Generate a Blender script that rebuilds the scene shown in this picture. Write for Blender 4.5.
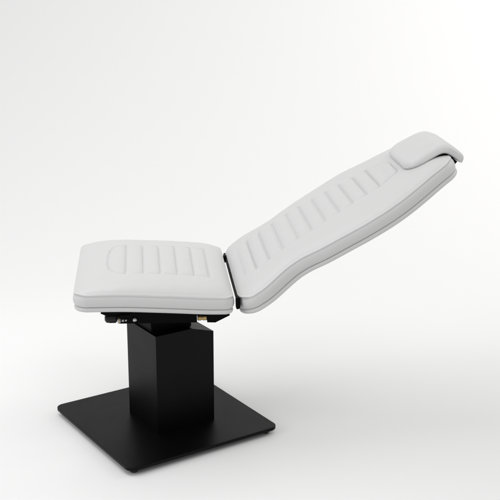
import bpy, bmesh, math
import numpy as np
from mathutils import Vector, Matrix, noise

scene = bpy.context.scene
for o in list(bpy.data.objects):
    bpy.data.objects.remove(o, do_unlink=True)
C = scene.collection

# ------------------------------------------------------------------ camera
F_PX, PITCH, ROLL, YAW = 1087.45, 0.28791, 0.00117, 0.10213
CAM = Vector((-0.0601, -3.6101, 1.7193))
fw = Vector((math.sin(YAW)*math.cos(PITCH), math.cos(YAW)*math.cos(PITCH), -math.sin(PITCH)))
rt = Vector((math.cos(YAW), -math.sin(YAW), 0))
up = rt.cross(fw)
rt2 = rt*math.cos(ROLL) + up*math.sin(ROLL)
up2 = up*math.cos(ROLL) - rt*math.sin(ROLL)
cd = bpy.data.cameras.new('camera')
cam = bpy.data.objects.new('camera', cd)
C.objects.link(cam)
m = Matrix((rt2, up2, -fw)).transposed().to_4x4()
m.translation = CAM
cam.matrix_world = m
cd.sensor_width = 36
cd.lens = 36*F_PX/500
cd.clip_end = 200
cd.clip_start = 0.05
scene.camera = cam

# ------------------------------------------------------------------ world, lamps, exposure
world = bpy.data.worlds.new('World')
scene.world = world
world.use_nodes = True
bg = world.node_tree.nodes['Background']
bg.inputs[0].default_value = (1.0, 1.0, 1.0, 1)
bg.inputs[1].default_value = 0.50
scene.view_settings.view_transform = 'Standard'
scene.view_settings.look = 'None'
scene.view_settings.gamma = 1
scene.view_settings.exposure = 0.13


def area(name, loc, target, sx, sy, power, col):
    l = bpy.data.lights.new(name, 'AREA')
    l.shape = 'RECTANGLE'
    l.size, l.size_y, l.energy, l.color = sx, sy, power, col
    o = bpy.data.objects.new(name, l)
    C.objects.link(o)
    o.location = loc
    o.rotation_euler = (Vector(target)-Vector(loc)).to_track_quat('-Z', 'Y').to_euler()
    return o


area('softbox_left', (-3.6, -1.5, 2.5), (0.1, 0.3, 0.8), 2.2, 2.2, 36, (0.985, 0.995, 1.0))
area('softbox_top', (-1.2, 0.3, 3.0), (-0.1, 0.2, 0), 2.4, 2.4, 33, (1.0, 1.0, 1.0))
area('softbox_back_right', (3.8, 1.0, 3.2), (1.5, 4.2, 2.4), 2.0, 2.0, 73, (1.0, 0.99, 0.975))
area('added_fill_front', (1.6, -2.6, 4.2), (0.9, -0.4, 0), 3.0, 2.4, 38, (1.0, 1.0, 0.99))  # added fill lamp, no such source known; lifts the foreground floor


# ------------------------------------------------------------------ materials
def mat(name, col, rough=0.5, metal=0.0, spec=0.5, bump=None, colvar=None, coat=0.0):
    M = bpy.data.materials.new(name)
    M.use_nodes = True
    nt = M.node_tree
    b = nt.nodes['Principled BSDF']
    b.inputs['Base Color'].default_value = (*col, 1)
    b.inputs['Roughness'].default_value = rough
    b.inputs['Metallic'].default_value = metal
    b.inputs['Specular IOR Level'].default_value = spec
    b.inputs['Coat Weight'].default_value = coat
    tc = nt.nodes.new('ShaderNodeTexCoord')
    if bump:
        prev = None
        for kind, scale, strength, dist in bump:
            if kind == 'voronoi':
                t = nt.nodes.new('ShaderNodeTexVoronoi')
                t.feature = 'DISTANCE_TO_EDGE'
                out = t.outputs['Distance']
            else:
                t = nt.nodes.new('ShaderNodeTexNoise')
                t.inputs['Detail'].default_value = 5
                out = t.outputs['Fac']
            t.inputs['Scale'].default_value = scale
            nt.links.new(tc.outputs['Object'], t.inputs['Vector'])
            bp = nt.nodes.new('ShaderNodeBump')
            bp.inputs['Strength'].default_value = strength
            bp.inputs['Distance'].default_value = dist
            nt.links.new(out, bp.inputs['Height'])
            if prev:
                nt.links.new(prev.outputs[0], bp.inputs['Normal'])
            prev = bp
        nt.links.new(prev.outputs[0], b.inputs['Normal'])
    if colvar:
        scale, lo, hi = colvar
        t = nt.nodes.new('ShaderNodeTexNoise')
        t.inputs['Scale'].default_value = scale
        t.inputs['Detail'].default_value = 6
        nt.links.new(tc.outputs['Object'], t.inputs['Vector'])
        mr = nt.nodes.new('ShaderNodeMapRange')
        mr.inputs['To Min'].default_value = lo
        mr.inputs['To Max'].default_value = hi
        nt.links.new(t.outputs['Fac'], mr.inputs['Value'])
        nt.links.new(mr.outputs[0], b.inputs['Roughness'])
    return M


LEATHER = mat('white_leather', (0.598, 0.597, 0.596), 0.42, spec=0.45,
              bump=[('voronoi', 420, 0.30, 0.0005), ('noise', 34, 0.16, 0.004)], colvar=(30, 0.38, 0.50))
POWDER = mat('black_powder_coat', (0.0010, 0.0010, 0.0011), 0.37, spec=0.13,
             bump=[('noise', 900, 0.12, 0.0003)], colvar=(14, 0.38, 0.47))
STEEL_BLACK = mat('black_steel', (0.0015, 0.0015, 0.0015), 0.5, spec=0.06)
PLASTIC = mat('black_plastic', (0.006, 0.006, 0.006), 0.3, spec=0.3)
RUBBER = mat('black_rubber', (0.012, 0.012, 0.012), 0.75)
CHROME = mat('bright_steel', (0.50, 0.50, 0.51), 0.25, metal=1.0)
BRASS = mat('brass', (0.50, 0.36, 0.15), 0.34, metal=1.0)
PAPER = mat('white_backdrop', (0.86, 0.86, 0.858), 0.7, spec=0.15)


# ------------------------------------------------------------------ helpers
def link(name, me, material, parent=None, smooth=True):
    me.materials.append(material)
    if smooth:
        me.polygons.foreach_set('use_smooth', [True]*len(me.polygons))
    o = bpy.data.objects.new(name, me)
    C.objects.link(o)
    if parent:
        o.parent = parent
    return o


def from_bm(name, bm, material, parent=None, bevel=0.0, smooth=False, seg=2):
    if bevel:
        bmesh.ops.bevel(bm, geom=[e for e in bm.edges if e.calc_face_angle(0) > 0.6], offset=bevel,
                        segments=seg, affect='EDGES', profile=0.5, clamp_overlap=True)
    bmesh.ops.recalc_face_normals(bm, faces=bm.faces[:])
    me = bpy.data.meshes.new(name)
    bm.to_mesh(me)
    bm.free()
    o = link(name, me, material, parent, smooth)
    return o


def box(bm, x0, x1, y0, y1, z0, z1, mtx=None):
    vs = [bm.verts.new((x, y, z)) for z in (z0, z1) for x, y in ((x0, y0), (x1, y0), (x1, y1), (x0, y1))]
    for f in ((0, 3, 2, 1), (4, 5, 6, 7), (0, 1, 5, 4), (1, 2, 6, 5), (2, 3, 7, 6), (3, 0, 4, 7)):
        bm.faces.new([vs[i] for i in f])
    if mtx:
        for v in vs:
            v.co = mtx @ v.co
    return vs


def cyl(bm, a, b, r, n=24, r2=None):
    a, b = Vector(a), Vector(b)
    q = (b-a).to_track_quat('Z', 'Y').to_matrix().to_4x4()
    q.translation = (a+b)/2
    bmesh.ops.create_cone(bm, cap_ends=True, segments=n, radius1=r, radius2=r if r2 is None else r2,
                          depth=(b-a).length, matrix=q)


def lathe(bm, a, axis, prof, n=28):
    """prof: list of (distance along axis, radius)"""
    a, axis = Vector(a), Vector(axis).normalized()
    q = axis.to_track_quat('Z', 'Y').to_matrix()
    rings = []
    for d, r in prof:
        rings.append([bm.verts.new(a+q @ Vector((r*math.cos(2*math.pi*i/n), r*math.sin(2*math.pi*i/n), d))) for i in range(n)])
    for k in range(len(rings)-1):
        for i in range(n):
            bm.faces.new([rings[k][i], rings[k][(i+1) % n], rings[k+1][(i+1) % n], rings[k+1][i]])
    bm.faces.new(list(reversed(rings[0])))
    bm.faces.new(rings[-1])


def prism_xz(bm, pts, y0, y1, mtx=None):
    a = [bm.verts.new((x, y0, z)) for x, z in pts]
    b = [bm.verts.new((x, y1, z)) for x, z in pts]
    n = len(pts)
    bm.faces.new(a)
    bm.faces.new(list(reversed(b)))
    for i in range(n):
        bm.faces.new([a[i], b[i], b[(i+1) % n], a[(i+1) % n]])
    if mtx:
        for v in a+b:
            v.co = mtx @ v.co


def rounded_plan(bm, hx, hy, r, z0, z1, mtx, seg=8, bev=0.0015):
    pts = []
    for cx, cy, a0 in ((hx-r, hy-r, 0), (-hx+r, hy-r, 90), (-hx+r, -hy+r, 180), (hx-r, -hy+r, 270)):
        for k in range(seg+1):
            a = math.radians(a0+90*k/seg)
            pts.append((cx, cy, math.cos(a), math.sin(a)))
    loops = []
    for z, ins in ((z0, bev), (z0+bev, 0), (z1-bev, 0), (z1-bev*0.3, bev*0.3), (z1, bev)):
        loops.append([bm.verts.new(mtx @ Vector((cx+(r-ins)*ca, cy+(r-ins)*sa, z))) for cx, cy, ca, sa in pts])
    n = len(pts)
    for k in range(len(loops)-1):
        for i in range(n):
            bm.faces.new([loops[k][i], loops[k][(i+1) % n], loops[k+1][(i+1) % n], loops[k+1][i]])
    bm.faces.new(list(reversed(loops[0])))
    bm.faces.new(loops[-1])


# ------------------------------------------------------------------ cushions
class Curve:
    """centre line of a cushion in the x-z plane, by arc length"""
    def __init__(self, pts, relax=0.0):
        p = np.array(pts, float)
        # smooth resample (Catmull-Rom)
        q = [p[0]*2-p[1]] + list(p) + [p[-1]*2-p[-2]]
        out = []
        for i in range(1, len(q)-2):
            for t in np.linspace(0, 1, 16, endpoint=False):
                a, b, c, d = q[i-1], q[i], q[i+1], q[i+2]
                out.append(0.5*((2*b)+(-a+c)*t+(2*a-5*b+4*c-d)*t*t+(-a+3*b-3*c+d)*t**3))
        out.append(p[-1])
        self.p = np.array(out)
        for _ in range(30):
            self.p[1:-1] = (self.p[:-2]+2*self.p[1:-1]+self.p[2:])/4
        d = np.hypot(*np.diff(self.p, axis=0).T)
        self.s = np.concatenate([[0], np.cumsum(d)])
        self.L = self.s[-1]
        t = np.gradient(self.p, axis=0)
        for _ in range(10):
            t[1:-1] = (t[:-2]+2*t[1:-1]+t[2:])/4
        ang = np.arctan2(t[:, 1], t[:, 0])
        ang = ang*(1-relax*np.exp(-self.s/0.06))
        self.t = np.stack([np.cos(ang), np.sin(ang)], -1)

    def s_of_x(self, x):
        return float(np.interp(x, self.p[:, 0], self.s))

    def place(self, s, y, h):
        x = np.interp(s, self.s, self.p[:, 0])
        z = np.interp(s, self.s, self.p[:, 1])
        tx = np.interp(s, self.s, self.t[:, 0])
        tz = np.interp(s, self.s, self.t[:, 1])
        ex = np.where(s < 0, s, np.where(s > self.L, s-self.L, 0))
        return np.stack([x-tz*h+tx*ex, y, z+tx*h+tz*ex], -1)


def outline_fn(L, wfun, r0, r1):
    def w(s):
        s = np.asarray(s, float)
        base = wfun(s)
        out = base.copy()
        k = s < r0
        out[k] = base[k]-r0+np.sqrt(np.maximum(r0*r0-(r0-s[k])**2, 0))
        k = s > L-r1
        out[k] = base[k]-r1+np.sqrt(np.maximum(r1*r1-(r1-(L-s[k]))**2, 0))
        return out
    return w


def s_samples(L, r0, r1, n, extra=()):
    a = r0*(1-np.cos(np.linspace(0, math.pi/2, 14)))
    b = L-r1*(1-np.cos(np.linspace(math.pi/2, 0, 14)))
    mid = np.linspace(r0, L-r1, n)[1:-1]
    if len(extra):
        off = np.array([-5.0, -3.6, -2.5, -1.6, -0.8, 0, 0.8, 1.6, 2.5, 3.6, 5.0])*1e-3
        ex = np.concatenate([g+off for g in extra])
        keep = np.array([np.min(np.abs(m-np.array(extra))) > 0.0058 for m in mid])
        mid = np.sort(np.concatenate([mid[keep], ex[(ex > r0) & (ex < L-r1)]]))
    return np.concatenate([a, mid, b])


def poly_dist(P, poly):
    """distance from each point of P (N,2) to closed polyline"""
    A = poly
    B = np.roll(poly, -1, axis=0)
    best = np.full(len(P), 1e9)
    for i in range(len(A)):
        d = B[i]-A[i]
        l2 = d @ d
        if l2 < 1e-14:
            continue
        t = np.clip(((P-A[i]) @ d)/l2, 0, 1)
        q = P-(A[i]+t[:, None]*d)
        best = np.minimum(best, q[:, 0]**2+q[:, 1]**2)
    return np.sqrt(best)


def seg_dist(P, poly):
    best = np.full(len(P), 1e9)
    for i in range(len(poly)-1):
        a, b = np.array(poly[i]), np.array(poly[i+1])
        d = b-a
        t = np.clip(((P-a) @ d)/(d @ d), 0, 1)
        q = P-(a+t[:, None]*d)
        best = np.minimum(best, q[:, 0]**2+q[:, 1]**2)
    return np.sqrt(best)


def pad(name, curve, wf, r0, r1, ns, nt, layers, top, material, parent, bottom_cap=True, extra=()):
    """cushion: a dense top sheet whose rim continues down through the side layers
    layers: list of (inset, height) from the top rim downwards; top(S, Y, d) -> height above first layer"""
    L = curve.L
    w = outline_fn(L, wf, r0, r1)
    ss = s_samples(L, r0, r1, ns, extra)
    tt = np.linspace(-1, 1, nt)
    W = w(ss)
    S = np.repeat(ss[:, None], nt, 1)
    Y = W[:, None]*tt[None, :]
    n0 = len(ss)
    # rim loop, counter-clockwise
    loop = [(i, 0) for i in range(n0)] + [(n0-1, j) for j in range(1, nt)] + \
           [(i, nt-1) for i in range(n0-2, -1, -1)] + [(0, j) for j in range(nt-2, 0, -1)]
    li = np.array([i for i, j in loop])
    lj = np.array([j for i, j in loop])
    rim = np.stack([S[li, lj], Y[li, lj]], -1)
    tan = np.roll(rim, -1, 0)-np.roll(rim, 1, 0)
    for _ in range(3):
        tan = (np.roll(tan, 1, 0)+2*tan+np.roll(tan, -1, 0))/4
    tan /= np.hypot(tan[:, 0], tan[:, 1])[:, None]+1e-12
    nout = np.stack([tan[:, 1], -tan[:, 0]], -1)
    P = np.stack([S.ravel(), Y.ravel()], -1)
    d = poly_dist(P, rim[::3])
    e0, h0 = layers[0]
    H = h0+top(P[:, 0], P[:, 1], d)
    # sheet is inset by e0 at its rim, blended inwards
    rimidx = li*nt+lj
    PS = P.copy()
    PS[rimidx] -= nout*e0
    verts = [curve.place(PS[:, 0], PS[:, 1], H)]
    idx = np.arange(n0*nt).reshape(n0, nt)
    faces = []
    a, b, c, e = idx[:-1, :-1].ravel(), idx[1:, :-1].ravel(), idx[1:, 1:].ravel(), idx[:-1, 1:].ravel()
    faces += np.stack([a, b, c, e], -1).tolist()
    prev = rimidx
    base = n0*nt
    m_ = len(rim)
    for (e_, h_) in layers[1:]:
        q = rim-nout*e_
        verts.append(curve.place(q[:, 0], q[:, 1], np.full(m_, h_)))
        cur = np.arange(base, base+m_)
        base += m_
        nx = np.roll(np.arange(m_), -1)
        faces += np.stack([prev, cur, cur[nx], prev[nx]], -1).tolist()
        prev = cur
    if bottom_cap:   # closing sheet, a coarse strip grid across the underside
        pos = {k: i for i, k in enumerate(loop)}
        # join symmetric points of the two long sides, ends are fans
        for i in range(n0-1):
            faces.append([int(prev[pos[(i, 0)]]), int(prev[pos[(i, nt-1)]]), int(prev[pos[(i+1, nt-1)]]), int(prev[pos[(i+1, 0)]])])
        faces.append([int(prev[pos[(0, j)]]) for j in range(nt)][::-1])
        faces.append([int(prev[pos[(n0-1, j)]]) for j in range(nt)])
    V = np.concatenate(verts)
    me = bpy.data.meshes.new(name)
    me.from_pydata(V.tolist(), [], faces)
    me.update()
    bm = bmesh.new()
    bm.from_mesh(me)
    bmesh.ops.recalc_face_normals(bm, faces=bm.faces[:])
    bm.to_mesh(me)
    bm.free()
    me.validate()
    return link(name, me, material, parent)


def wob(S, Y, sc, amp, seed):
    out = np.empty(len(S))
    for i in range(len(S)):
        out[i] = noise.noise(Vector((S[i]*sc, Y[i]*sc, seed)))
    return out*amp


GSEAM = [  # gusset: crease seam, bulging side, tuck at the base seam
    (0.0022, 0.0), (0.0012, -0.0005), (0.0020, -0.0014), (0.0004, -0.0040), (-0.0018, -0.011), (-0.0026, -0.018),
    (-0.0020, -0.026), (-0.0002, -0.0320), (0.0018, -0.0355), (0.0050, -0.0374)]


def shell_layers(t):
    return [(0.0065, 0.0), (0.0045, -0.0004), (0.0022, -0.0022), (0.0010, -0.0060), (0.0016, -t*0.70), (0.0045, -t*0.92),
            (0.011, -t), (0.022, -t-0.001)]


def make_cushion(name, curve, wf, r0, r1, ns, nt, seam_h, shell_t, topfn, parent, extra=()):
    lay = [(e, seam_h+h*(seam_h-0.0)/0.038) for e, h in GSEAM]
    pad_o = pad(name, curve, wf, r0, r1, ns, nt, lay, topfn, LEATHER, parent, extra=extra)
    shell = pad(name+'_base', curve, wf, r0, r1, max(ns//4, 30), 30, shell_layers(shell_t),
                lambda S, Y, d: np.zeros(len(S)), LEATHER, pad_o)
    return pad_o, shell


# ------------------------------------------------------------------ setting: floor and sweep
X0, X1 = -9.0, 10.0
SW_Y, SW_R = 1.6, 2.9
bm = bmesh.new()
vs = [bm.verts.new(p) for p in ((X0, -9, 0), (X1, -9, 0), (X1, SW_Y, 0), (X0, SW_Y, 0))]
bm.faces.new(vs)
floor = from_bm('floor', bm, PAPER)
floor['kind'] = 'structure'
bm = bmesh.new()
prev = None
N = 48
prof = [(SW_Y+SW_R*math.sin(math.pi/2*k/N), SW_R-SW_R*math.cos(math.pi/2*k/N)) for k in range(N+1)] + [(SW_Y+SW_R, 6.0)]
for y, z in prof:
    cur = [bm.verts.new((X0, y, z)), bm.verts.new((X1, y, z))]
    if prev:
        bm.faces.new([prev[0], prev[1], cur[1], cur[0]])
    prev = cur
backdrop = from_bm('backdrop', bm, PAPER, smooth=True)
backdrop['kind'] = 'structure'

# ------------------------------------------------------------------ the chair
chair = bpy.data.objects.new('treatment_chair', None)
C.objects.link(chair)
chair['label'] = 'white leather reclining treatment chair on a black column and square black base plate'
chair['category'] = 'treatment chair'

PHI = 0.4826
RB = Matrix.Rotation(PHI, 4, 'Z')


def base_m(ox=0, oy=0):
    return RB @ Matrix.Translation((ox, oy, 0))


bm = bmesh.new()
rounded_plan(bm, 0.2965, 0.2972, 0.030, 0.018, 0.030, base_m())
plate = from_bm('base_plate', bm, POWDER, chair)
for sx in (-1, 1):
    for sy in (-1, 1):
        bm = bmesh.new()
        c = RB @ Vector((sx*0.262, sy*0.262, 0))
        lathe(bm, (c.x, c.y, 0.0), (0, 0, 1), [(0, 0.0125), (0.003, 0.0145), (0.0085, 0.0145), (0.010, 0.008), (0.019, 0.008)])
        from_bm('foot', bm, RUBBER, plate, smooth=False)

COX, COY, CA, CB, ZC = 0.0229, -0.0127, 0.2296, 0.2125, 0.3905
hx, hy = CA/2, CB/2
MC = base_m(COX, COY)
bm = bmesh.new()
# folded sheet sleeve, its top falling away on the side towards the backrest
prism_xz(bm, [(-hx, 0.0295), (hx, 0.0295), (hx, 0.3650), (-hx+CA*0.63, ZC), (-hx, ZC)], -hy, hy, MC)
column = from_bm('column', bm, POWDER, chair, bevel=0.0022)
for u in (0.028, 0.062):       # two small screw heads low on the front face
    bm = bmesh.new()
    a = MC @ Vector((u-0.015, -hy-0.0016, 0.062))
    ax = RB.to_3x3() @ Vector((0, -1, 0))
    lathe(bm, a, ax, [(0, 0.0032), (0.0012, 0.0032), (0.0018, 0.0024)], 16)
    from_bm('screw', bm, STEEL_BLACK, column)

# inner lifting tube
bm = bmesh.new()
rounded_plan(bm, 0.0800, 0.062, 0.004, ZC-0.03, 0.492, MC @ Matrix.Translation((-0.0275, 0.0, 0)), seg=4)
from_bm('lifting_tube', bm, STEEL_BLACK, chair)

# ------------------------------------------------------------------ seat
seat_curve = Curve([(-0.2875, 0.5555), (-0.15, 0.5540), (-0.08, 0.5510), (0.05, 0.5420), (0.14, 0.5345), (0.228, 0.5315)])
LS = seat_curve.L
sx_ = seat_curve.s_of_x
SW = 0.3


def seat_w(s):
    u = np.clip(s/LS, 0, 1)
    return SW+0.0*u+0.004*np.sin(math.pi*u)


SG = [sx_(x) for x in (-0.123, -0.067, -0.011, 0.045, 0.101, 0.155)]
S_L, S_H = sx_(-0.183), 0.163


def sstep(a, b, x):
    t = np.clip((x-a)/(b-a), 0, 1)
    return t*t*(3-2*t)


def crease(dist, depth, width):
    return -depth*np.exp(-np.sqrt(dist*dist+4e-7)/width)


def pucker(S, Y, d, seed):
    return (wob(S, Y, 55, 0.0007, seed)+wob(S, Y, 20, 0.0009, seed+3))*np.exp(-d/0.030)*sstep(0, 0.004, d)


def groove(dist, depth, width):
    return -depth*np.exp(-(dist/width)**2) - depth*0.30*np.exp(-(dist/(width*3.2))**2)


def seat_top(S, Y, d):
    de = np.minimum(S, LS-S)
    dy = seat_w(S)-np.abs(Y)
    tau = np.where(S < LS/2, 0.048, 0.030)
    h = 0.035*(1-np.exp(-np.maximum(de, 0)/tau))*(1-np.exp(-np.maximum(dy, 0)/0.022)) + 0.002*sstep(0.02, 0.20, d)
    h -= 0.0007*np.exp(-((d-0.0085)/0.0022)**2)           # top-stitch line just inside the edge seam
    # channels
    inside = sstep(0.0, 0.028, S_H-np.abs(Y))
    for g in SG:
        dist = seg_dist(np.stack([S, Y], -1), [(g, -S_H), (g, S_H)])
        h += crease(dist, 0.0058, 0.0046)
    # D-shaped end and long sides of the quilted field
    arc = [(SG[0], S_H)]
    for a in np.linspace(90, 270, 37):
        ca, sa = math.cos(math.radians(a)), math.sin(math.radians(a))
        arc.append((SG[0]-(SG[0]-S_L)*abs(ca)**0.75, S_H*math.copysign(abs(sa)**0.62, sa)))
    P = np.stack([S, Y], -1)
    h += groove(seg_dist(P, arc), 0.0040, 0.0028)
    for sy in (-1, 1):
        dist = seg_dist(P, [(SG[0], sy*S_H), (SG[-1], sy*S_H)])
        h += -0.0034*np.exp(-(dist/0.0036)**2)
    # pillow between channels
    pitch = SG[1]-SG[0]
    ph = (S-SG[0])/pitch
    inn = inside*sstep(S_L-0.01, S_L+0.02, S)*sstep(0, 0.01, SG[-1]-S)
    h += 0.0032*np.abs(np.sin(np.pi*ph))**0.7*inn
    h += wob(S, Y, 9, 0.0022, 1.3)*sstep(0, .03, d)+wob(S, Y, 26, 0.0006, 4.1)*sstep(0, .03, d)
    h += pucker(S, Y, d, 5.5)
    return h


seat, seat_base = make_cushion('seat', seat_curve, seat_w, 0.046, 0.032, 260, 340, 0.0385, 0.0165, seat_top, chair, SG)

# ------------------------------------------------------------------ backrest
bk_pts = [(0.249, 0.517), (0.27, 0.526), (0.30, 0.542), (0.35, 0.574), (0.40, 0.609), (0.44, 0.638), (0.48, 0.665), (0.52, 0.688),
          (0.56, 0.712), (0.60, 0.736), (0.65, 0.765), (0.70, 0.794), (0.75, 0.822), (0.80, 0.852), (0.84, 0.877),
          (0.88, 0.902), (0.92, 0.926), (0.980, 0.959)]
bk = Curve(bk_pts, 0.55)
LB = bk.L
bx = bk.s_of_x
WX = [0.249, 0.30, 0.35, 0.40, 0.44, 0.48, 0.52, 0.56, 0.60, 0.65, 0.70, 0.75, 0.80, 0.84, 0.88, 0.92, 0.98]
WW = [0.300, 0.318, 0.315, 0.289, 0.274, 0.282, 0.296, 0.304, 0.309, 0.315, 0.315, 0.306, 0.291, 0.274, 0.254, 0.231, 0.198]
_ws = np.linspace(0, LB, 400)
_ww = np.interp(_ws, [bx(x) for x in WX], WW)
for _ in range(100):
    _ww[1:-1] = (_ww[:-2]+2*_ww[1:-1]+_ww[2:])/4


def back_w(s):
    return np.interp(s, _ws, _ww)


BGX = [0.276+0.0468*k for k in range(11)]
BG = [bx(x+0.025) for x in BGX]          # normal offset of the top surface shifts it towards the foot end
B_END = bx(0.842)


def back_hw(s):                           # half width of the quilted field
    return np.interp(s, [BG[0], BG[5], BG[-1], B_END], [0.172, 0.155, 0.124, 0.060])


def back_top(S, Y, d):
    dy = np.maximum(back_w(S)-np.abs(Y), 0)
    de = np.maximum(np.minimum(S, LB-S), 0)
    h = 0.026*(1-np.exp(-dy/0.028))*(1-np.exp(-de/np.where(S > LB/2, 0.042, 0.030))) + 0.006*sstep(0.02, 0.20, d)*sstep(LB, LB*0.6, S)-0.003*sstep(LB*0.7, LB, S)*sstep(0.04, 0.12, d)
    h -= 0.0007*np.exp(-((d-0.0085)/0.0022)**2)
    P = np.stack([S, Y], -1)
    for k, g in enumerate(BG):
        hw = float(back_hw(g))
        dist = seg_dist(P, [(g, -hw), (g, hw)])
        h += crease(dist, 0.0074 if 0 < k else 0.0022, 0.0050)
    hwl = float(back_hw(BG[-1]))
    half = [(BG[-1], hwl), (B_END-0.016, 0.086), (B_END-0.006, 0.076), (B_END-0.001, 0.062), (B_END, 0.045)]
    end = half+[(s_, -y_) for s_, y_ in reversed(half)]
    h += groove(seg_dist(P, end), 0.0042, 0.0034)
    for sy in (-1, 1):
        line = [(s, sy*float(back_hw(s))) for s in np.linspace(BG[0], BG[-1], 12)]
        h += -0.0040*np.exp(-(seg_dist(P, line)/0.0038)**2)
    pitch = (BG[-1]-BG[0])/10
    inn = sstep(0, 0.030, back_hw(S)-np.abs(Y))*sstep(0, 0.01, S-BG[0])*sstep(0, 0.01, B_END-S)
    h += 0.0038*np.abs(np.sin(np.pi*(S-BG[0])/pitch))**0.7*inn
    h += wob(S, Y, 8, 0.0022, 7.7)*sstep(0, .03, d)+wob(S, Y, 24, 0.0006, 2.2)*sstep(0, .03, d)
    h += pucker(S, Y, d, 8.5)
    return h


back, back_base = make_cushion('backrest', bk, back_w, 0.070, 0.042, 420, 360, 0.0400, 0.0165, back_top, chair, BG)

# ------------------------------------------------------------------ headrest
hr = Curve([(0.822, 0.9405), (0.864, 0.9615), (0.904, 0.9835), (0.930, 0.997), (0.950, 1.0000), (0.972, 0.989), (0.992, 0.974), (1.006, 0.962)])


def hr_top(S, Y, d):
    r = 0.020
    k = np.clip(d/r, 0, 1)
    h = 0.0185*np.sqrt(np.maximum(1-(1-k)**2, 0)) + 0.005*sstep(0.0, 0.09, d)
    h += wob(S, Y, 12, 0.0012, 9.7)*sstep(0, .02, d)
    return h


headrest = pad('headrest', hr, lambda s: np.full(len(np.atleast_1d(s)), 0.156)-0.023*(np.atleast_1d(s)/hr.L), 0.062, 0.014, 90, 120,
               [(0.0, 0.010), (-0.0014, 0.007), (0.0010, 0.0035), (0.0060, 0.0010), (0.016, 0.0)], hr_top, LEATHER, chair)
# black carrier board under the headrest
hb_curve = Curve([(0.900, 0.9800), (0.929, 0.9945), (0.9495, 0.9970), (0.970, 0.9870), (0.986, 0.9745), (0.993, 0.9690)])
pad('headrest_bracket', hb_curve, lambda s: np.full(len(np.atleast_1d(s)), 0.134), 0.01, 0.01, 30, 20,
    [(0, 0.002), (0, -0.0075), (0.0006, -0.0085)], lambda S, Y, d: np.zeros(len(S)), STEEL_BLACK, headrest)
for y in (-0.05, 0.05):
    bm = bmesh.new()
    box(bm, 0.955, 0.961, y-0.011, y+0.011, 0.950, 0.990)
    from_bm('headrest_bar', bm, STEEL_BLACK, headrest, bevel=0.001)

# ------------------------------------------------------------------ hinges between seat and backrest
for y0, y1, z0, z1 in ((-0.286, -0.262, 0.529, 0.570), (0.226, 0.262, 0.531, 0.558)):
    bm = bmesh.new()
    prism_xz(bm, [(0.2360, z0+0.003), (0.2400, z0), (0.2490, z0+0.004), (0.2490, z1-0.006), (0.2440, z1), (0.2385, z1), (0.2350, z1-0.012)], y0, y1)
    h = from_bm('hinge', bm, STEEL_BLACK, chair, bevel=0.0012)
    bm = bmesh.new()
    lathe(bm, (0.2395, y0-0.0022, (z0+z1)/2), (0, 1, 0), [(0, 0.0036), (0.0008, 0.0046), (0.0020, 0.0046), (0.003, 0.0046)], 20)
    from_bm('hinge_pin', bm, STEEL_BLACK, h)
bm = bmesh.new()
box(bm, 0.2420, 0.2480, -0.262, 0.226, 0.535, 0.561)
from_bm('hinge_rail', bm, STEEL_BLACK, chair, bevel=0.0012)

# ------------------------------------------------------------------ frame under the seat
frame_pts = [(-0.137, 0.462), (0.172, 0.4555), (0.222, 0.482), (0.222, 0.500), (-0.137, 0.500)]
bm = bmesh.new()
prism_xz(bm, [(-0.205, 0.5295), (-0.205, 0.501), (-0.190, 0.494), (-0.11, 0.4935), (-0.10, 0.5295)], -0.205, -0.165)
prism_xz(bm, [(-0.205, 0.5295), (-0.205, 0.501), (-0.190, 0.494), (-0.11, 0.4935), (-0.10, 0.5295)], 0.165, 0.205)
for y0, y1 in ((-0.205, -0.17), (0.17, 0.205)):
    prism_xz(bm, [(-0.145, 0.464), (0.112, 0.4590), (0.112, 0.498), (-0.145, 0.4985)], y0, y1)
    prism_xz(bm, [(0.146, 0.4580), (0.173, 0.4565), (0.221, 0.4800), (0.221, 0.512), (0.146, 0.512)], y0, y1)
    prism_xz(bm, [(0.105, 0.4820), (0.150, 0.4820), (0.150, 0.500), (0.105, 0.500)], y0+0.003, y1-0.003)
box(bm, -0.10, 0.13, -0.168, 0.168, 0.478, 0.497)
box(bm, -0.07, 0.21, -0.14, 0.14, 0.4985, 0.519)
seat_frame = from_bm('seat_frame', bm, STEEL_BLACK, chair, bevel=0.0015)

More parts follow.
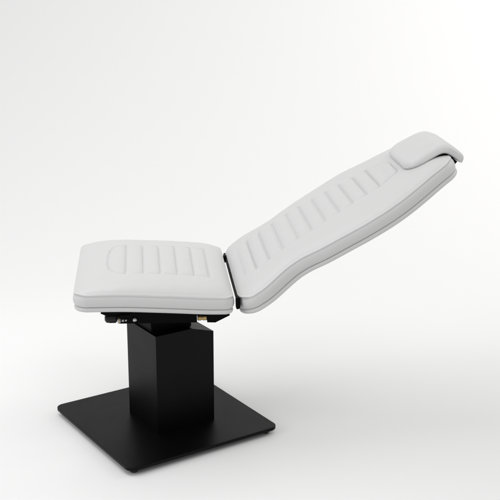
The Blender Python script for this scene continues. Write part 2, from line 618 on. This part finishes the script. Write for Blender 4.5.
bm = bmesh.new()   # cross tube carrying the release lever
cyl(bm, (-0.130, -0.196, 0.479), (-0.130, 0.19, 0.479), 0.010)
from_bm('cross_tube', bm, STEEL_BLACK, seat_frame, smooth=False)
bm = bmesh.new()   # drive housing at the foot end
lathe(bm, (-0.193, -0.190, 0.479), (1, 0, 0), [(0, 0.008), (0.005, 0.0145), (0.018, 0.0165), (0.036, 0.0165), (0.040, 0.012), (0.05, 0.012)], 28)
from_bm('drive_housing', bm, PLASTIC, chair)
bm = bmesh.new()
lathe(bm, (-0.152, -0.203, 0.474), (1, 0, 0), [(0, 0.006), (0.003, 0.009), (0.011, 0.009), (0.013, 0.005), (0.022, 0.005)], 24)
from_bm('drive_spindle', bm, CHROME, chair)
for x, r in ((-0.123, 0.0046), (-0.094, 0.0072)):
    bm = bmesh.new()
    lathe(bm, (x, -0.2052, 0.4765), (0, -1, 0), [(0, r), (0.003, r), (0.005, r*0.9), (0.0075, r*0.55), (0.0082, 0.001)], 24)
    from_bm('bolt_head', bm, CHROME, seat_frame)
bm = bmesh.new()
lathe(bm, (0.114, -0.192, 0.4705), (1, 0, 0), [(0, 0.0075), (0.002, 0.0090), (0.012, 0.0090), (0.0135, 0.0075), (0.017, 0.0075), (0.0185, 0.0088), (0.030, 0.0088), (0.032, 0.007)], 24)
from_bm('brass_bushing', bm, BRASS, chair)

for x, r, m_ in ((-0.146, 0.0098, BRASS), (-0.1395, 0.0075, PLASTIC)):
    bm = bmesh.new()
    lathe(bm, (x, -0.203, 0.4745), (1, 0, 0), [(0, r*0.9), (0.0006, r), (0.0026, r), (0.0032, r*0.9)], 24)
    from_bm('clamp_ring', bm, m_, chair)
bm = bmesh.new()   # control cable hanging in a shallow loop under the frame
pts = [Vector((-0.176+0.062*t, -0.186+0.05*t, 0.4735-0.010*math.sin(math.pi*t))) for t in np.linspace(0, 1, 13)]
for p_, q_ in zip(pts, pts[1:]):
    cyl(bm, p_, q_, 0.0028, 10)
from_bm('cable', bm, RUBBER, chair)

scene.render.engine = 'CYCLES'
scene.render.resolution_x = 1024
scene.render.resolution_y = 1024
